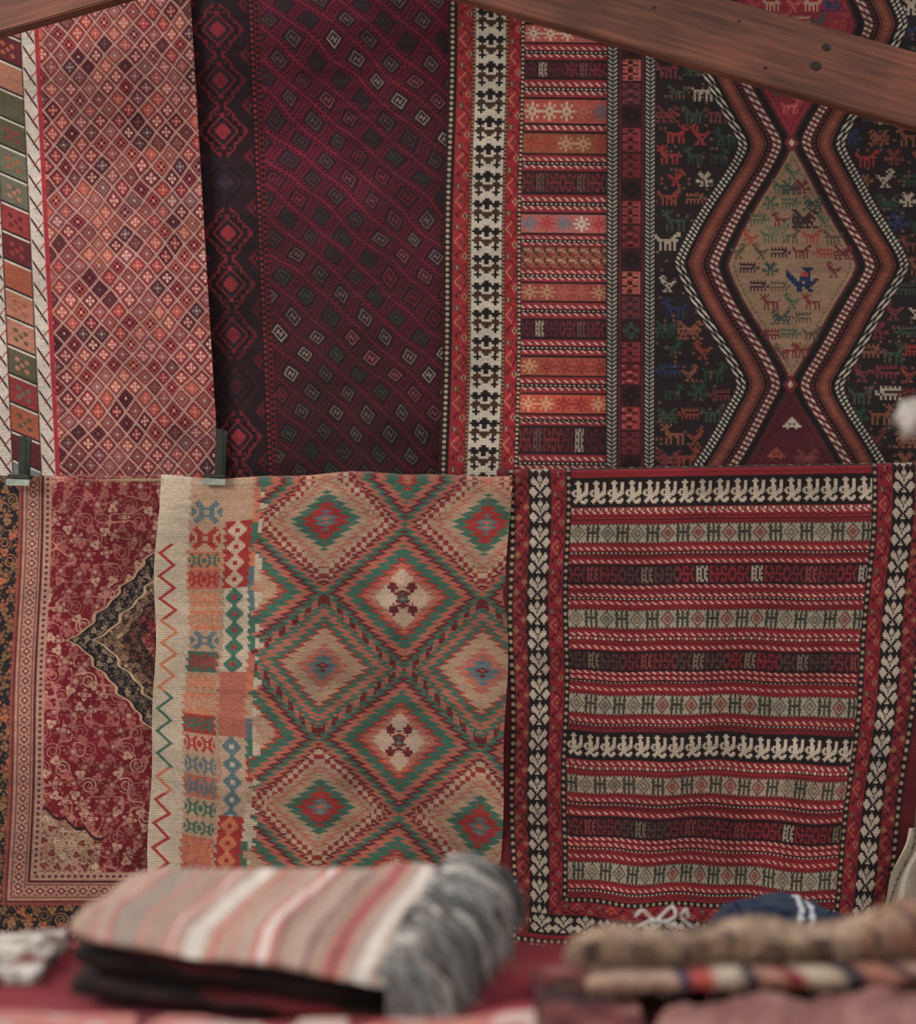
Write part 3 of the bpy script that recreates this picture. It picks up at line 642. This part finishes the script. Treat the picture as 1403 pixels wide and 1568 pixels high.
def cloth(name,x0,x1,d0,d1,zf,colf,nx=260,ny=200):
    x=np.linspace(x0,x1,nx);d=np.linspace(d0,d1,ny);X,Dd=np.meshgrid(x,d)
    Z=zf(X,Dd);V=np.stack([X,Dd-D,Z],-1);C=colf(X,Dd)
    V=np.pad(V,((1,1),(1,1),(0,0)),mode='edge');C=np.pad(C,((1,1),(1,1),(0,0)),mode='edge')
    for sl in((0,slice(None)),(-1,slice(None)),(slice(None),0),(slice(None),-1)):V[sl][...,2]=.886
    return mesh_from_grids(name,[(V,C,False)],MF)
def ramp(n,cols):
    L=np.array([lin(c) for c in cols]);t=np.clip(n,0,.9999)*(len(cols)-1);i=t.astype(int);f=(t-i)[...,None];return L[i]*(1-f)+L[i+1]*f
def ccov(x,d):
    n=vn(x*6,d*6,53)*.6+vn(x*15,d*15,54)*.4;C=ramp(n,[(70,22,34),(120,30,44),(140,38,50),(150,60,66),(168,112,104)])
    q=(vn(x*4+x*d*3,d*9,55)>.72);C[q]=C[q]*.35;return C
xx=np.linspace(-1.23,1.23,260);dd=np.linspace(1.70,3.19,180);Xc,Dc=np.meshgrid(xx,dd)
ed=np.maximum(np.clip((np.abs(Xc)-1.2)/.03,0,1),np.clip((np.abs(Dc-2.445)-.735)/.01,0,1))
mesh_from_grids('table_cover',[(np.stack([Xc,Dc-D,.8840-.12*ed],-1),ccov(Xc,Dc),False)],MF)
def bend(x): return 2.70-.10*np.clip((x+.70)/.65,0,1)   # front edge of the blanket above
def zred(x,d):
    b=2.60
    return .890+(.058*vn(x*4,d*4,61)+.026*vn(x*11,d*9,62))*np.clip((b-.01-d)/.06,0,1)*np.clip((x+.72)/.05,0,1)+.003*vn(x*30,d*30,3)
def cred(x,d):
    n=vn(x*5,d*6,63)*.65+vn(x*13,d*13,66)*.35;n2=vn(x*17,d*15,64);k=np.clip((n-.3)/.4,0,1);C=ramp(k,[(120,28,42),(156,48,58),(178,92,92),(196,128,120)])
    m=(n2>.76);C[m]=lin((206,178,168));m=n2<.18;C[m]=lin((96,24,38));return C
cloth('red_wool_textile',-.78,.10,1.78,2.565,zred,cred)
def zmv(x,d):
    return .890+(.030*vn(x*7+3,d*6,91)+.018*vn(x*15,d*12,92))*np.clip((2.86-d)/.05,0,1)
def cmv(x,d):
    n=vn(x*8,d*8,93)*.6+vn(x*21,d*16,94)*.4;C=ramp(n,[(30,22,28),(60,30,36),(130,66,66),(176,130,120),(196,170,156)])
    st_=(np.sin((x*.5+d)*70)>.75);C[st_]=C[st_]*.5;return C
cloth('rumpled_dusky_kilim',.11,.250,1.80,2.86,zmv,cmv,90,240)
def zw(x,d):return .890+.03*vn(x*9,d*12,71)+.012*vn(x*30,d*30,72)
def cw(x,d):
    n=vn(x*40,d*30,73);C=np.zeros(x.shape+(3,));C[...]=lin((186,176,166));m=n<.3;C[m]=lin((120,70,70));m=n>.75;C[m]=lin((214,208,200));m=(n>.45)&(n<.52);C[m]=lin((70,70,66));return C
cloth('patterned_white_cloth',-1.0,-.64,2.88,3.14,zw,cw,160,120)
# right pile
def cfur(s,q,z):
    n=vn(s*9,q*3+s*4,81)*.6+vn(s*26,q*6,80)*.4;C=ramp(n*1.25-.15,[(66,48,44),(130,100,82),(196,170,146),(176,142,118),(218,202,184)])
    k=np.clip((s-.76)/.1,0,1)[...,None];C=C*(1-k*.6)+lin((150,94,68))*k*.6
    m=np.abs(((s*1.3+q*.35)*6)%1-.5)<.045;C[m]=lin((60,58,80));return C*(.85+.3*vn(s*120,q*20,83))[...,None]
def cmix(s,q,z):
    k=stripes([(.10,(200,166,146)),(.05,(56,58,84)),(.09,(196,88,78)),(.10,(214,194,174)),(.05,(44,44,64)),(.10,(180,130,110)),(.06,(140,48,52)),(.12,(206,184,162)),(.06,(48,46,60)),(.10,(170,112,96)),(.05,(80,48,48)),(.08,(200,156,138)),(.06,(50,42,52)),(.10,(184,110,96))],.05)
    s3=np.clip(s+.34*(q-.5)+.16*vn(s*5,q*3,4)-.08,0,1)
    C=(k(s3)+k(np.clip(s3+.012,0,1))+k(np.clip(s3-.012,0,1)))/3
    return C*(.75+.4*vn(s*20,q*9,84))[...,None]
def cdk(s,q,z):
    n=vn(s*8,q*4+z,86);return ramp(n,[(28,26,36),(40,32,32),(54,38,36),(110,78,62),(176,142,118)])
def cpk(s,q,z):
    n=vn(s*7,q*5,88)*.6+vn(s*20,q*15,8)*.4;return ramp(n,[(80,40,48),(124,74,74),(152,104,98),(174,128,118),(196,156,142)])
l4=layer(zc(1010,1526,.938),zc(1440,1506,.958),zc(980,1600,.935),zc(1440,1600,.945),.046,cpk,seed=44,wob=.014)
mesh_from_grids('folded_pink_rug',[l4]+fray(l4[0],l4[1],500,.02,3),MF)
l3=layer(zc(852,1468,.924),zc(1440,1462,.926),zc(838,1508,.924),zc(1440,1502,.926),.032,cdk,seed=43,wob=.003)
mesh_from_grids('dark_fur_throw',[l3]+fray(l3[0],l3[1],900,.018,4),MF)
l2=layer(zc(920,1448,.956),zc(1440,1434,.960),zc(895,1498,.955),zc(1440,1490,.958),.024,cmix,seed=42,wob=.003)
mesh_from_grids('folded_patchwork_kilim',[l2]+fray(l2[0],l2[1],500,.010,6),MF)
l1=layer(zc(880,1432,.986),zc(1440,1402,.994),zc(862,1454,.985),zc(1440,1438,.990),.018,cfur,seed=41,wob=.008,hump=lambda s,q:.028*np.exp(-((s-.93)/.10)**2)*(1-np.abs(2*q-1)**3)+.007*(1+np.sin(s*17)))
mesh_from_grids('sheepskin_throw',[l1]+fray(l1[0],l1[1],4200,.016,5,False,.0013,1.15),MF)
# ---------------------------------------------------------------- navy bag on crate behind the pile
def blob(c,rad,colf,n=60,pw=1.0,seed=0,wob=.08):
    u=np.linspace(0,2*math.pi,n*2,endpoint=False)[:,None];v=np.linspace(.001,math.pi-.001,n)[None,:]
    x=np.cos(u)*np.sin(v);y=np.sin(u)*np.sin(v);z=np.cos(v)+0*u
    k=1+wob*(vn(x*3+5,z*3+y*2+5,seed)-.5)+wob*.4*(vn(x*9+5,z*9+y*5+5,seed+1)-.5)
    V=np.stack([x*rad[0]*k,y*rad[1]*k,z*rad[2]*k],-1)+np.array(c);return (V,colf(x,y,z),True)
def cbag(x,y,z):
    C=np.zeros(x.shape+(3,));C[...]=lin((40,50,72));m=(np.abs(x-.08-z*.22)<.040)|(np.abs(x-.23-z*.22)<.035);C[m]=lin((210,212,218));m=np.abs(x+.35+z*.3)<.02;C[m]=lin((18,20,28));return C
bc=Q(1190,1428,4.2)
mesh_from_grids('navy_sports_bag',[blob(bc,(.160,.12,.085),cbag,110,seed=4,wob=.22),
  tube(sm([bc+[-.10,-.1,.02],bc+[-.13,-.12,.05],bc+[-.17,-.1,.03]],12),.006,(26,30,44))],MF)
lc=Q(1012,1412,4.15)
g=[]
for a in([(-.055,0,.012),(-.04,0,.026),(-.02,0,.008),(0,-.01,.002),(.03,-.01,.014),(.025,0,.034),(.0,0,.012),(-.02,-.01,-.012)],[(.06,0,.01),(.055,0,.028),(.045,0,.01),(.075,0,-.012),(.11,0,-.02)],[(-.05,-.01,-.006),(-.01,-.01,.006),(.04,-.01,-.008),(.09,0,-.02)]):
    g.append(tube(sm([lc+np.array(p) for p in a],40),.003,(222,220,216),7))
mesh_from_grids('white_drawstring',g,MF)
crw=plain('crate_wood',(120,86,60),.8)
e=bpy.data.objects.new('wooden_crate',None);bpy.context.collection.objects.link(e);ct=bc[2]-.086
e.location=(bc[0]-.06,bc[1],0)
for i in range(4):box('slat_front_%d'%i,(0,-.2,.08+i*(ct-.1)/3.4),(.62,.015,.1),crw,e);box('slat_back_%d'%i,(0,.2,.08+i*(ct-.1)/3.4),(.62,.015,.1),crw,e)
for i in range(4):box('post_%d'%i,((-.29,.29)[i%2],(-.18,.18)[i//2],ct/2-.01),(.03,.03,ct-.02),crw,e)
box('lid',(0,0,ct-.01),(.64,.43,.02),crw,e)
x=np.linspace(0,1,60);y=np.linspace(0,1,90);U,Vv=np.meshgrid(x,y)
px=(1392-46*Vv**1.0)*(1-U)+1480*U+3*np.sin(Vv*9);py=1268+135*Vv-10*U
dpt=-.065-.012*np.sin(U*26+Vv*3)
C=np.zeros(px.shape+(3,));C[...]=lin((186,174,158));C[(np.abs(U-.10-.05*np.sin(Vv*5))<.012)]=lin((110,100,92))
mesh_from_grids('cream_shawl',[(P(px,py,dpt),C,False)],MF)
pc=Q(1402,638,3.1);g=[blob(pc,(.030,.028,.026),lambda x,y,z:np.zeros(x.shape+(3,))+lin((222,214,206)),40,seed=3,wob=.5)]
g+=fray(g[0][0],g[0][1],300,.012,8,False,.0012)
g.append(tube([pc+[.012,0,.02],pc+[.05,0,.3],[pc[0]+.07,pc[1],2.894]],.002,(200,190,180)))
mesh_from_grids('white_pompom_garland',g,MF)
# ---------------------------------------------------------------- stall frame, table, wall, floor
tw=plain('table_wood',(110,74,50),.7)
e=bpy.data.objects.new('display_table',None);bpy.context.collection.objects.link(e);e.location=(0,2.445-D,0)
box('table_top',(0,0,.865),(2.36,1.44,.035),tw,e)
for i in range(4):box('leg_%d'%i,((-1.1,1.1)[i%2],(-.62,.62)[i//2],.425),(.07,.07,.85),tw,e)
for sx in(-1,1):
    box('frame_post',(sx*1.84,.14,1.6),(.08,.10,3.2),tw,bev=.1)
    box('frame_post',(sx*1.84,-.03,.85),(.05,.10,1.74),tw,bev=.1)
e=bpy.data.objects.new('awning_frame',None);bpy.context.collection.objects.link(e);e.location=(0,3.1-D,0)
box('crossbar',(0,0,2.92),(4.2,.05,.05),tw,e)
for sx in(-1,1):box('pole_%d'%(sx+2),(sx*2.05,0,1.45),(.05,.05,2.9),tw,e)
wl=plain('plaster_wall',(70,50,44),.95,0,4);fl=plain('stone_floor',(150,140,128),.9,0,5)
box('wall_back',(0,.42,1.9),(7,.1,3.8),wl,bev=.01)
box('floor',(0,-3,-.05),(9,9,.1),fl,bev=.01)
# ---------------------------------------------------------------- light & camera
w=bpy.data.worlds.new('sky');bpy.context.scene.world=w;w.use_nodes=True
bg=w.node_tree.nodes['Background'];bg.inputs['Color'].default_value=(1.0,.965,.93,1);bg.inputs['Strength'].default_value=.74
def area(loc,tgt,size,en,col):
    L=bpy.data.lights.new('daylight','AREA');L.size=size;L.energy=en;L.color=col;o=bpy.data.objects.new('daylight',L);bpy.context.collection.objects.link(o)
    o.location=loc;from mathutils import Vector
    o.rotation_euler=(Vector(tgt)-Vector(loc)).to_track_quat('-Z','Y').to_euler()
area((-4.1,-2.5,3.3),(0,0,1.3),1.4,160,(1,.97,.92))
cam=bpy.data.cameras.new('camera');co=bpy.data.objects.new('camera',cam);bpy.context.collection.objects.link(co)
co.location=(0,-D,CAMZ);co.rotation_euler=(math.pi/2,0,0);cam.sensor_fit='HORIZONTAL';cam.sensor_width=24;cam.lens=50
cam.dof.use_dof=True;cam.dof.focus_distance=D+.02;cam.dof.aperture_fstop=1.5
bpy.context.scene.camera=co
bpy.context.scene.view_settings.view_transform='Standard'
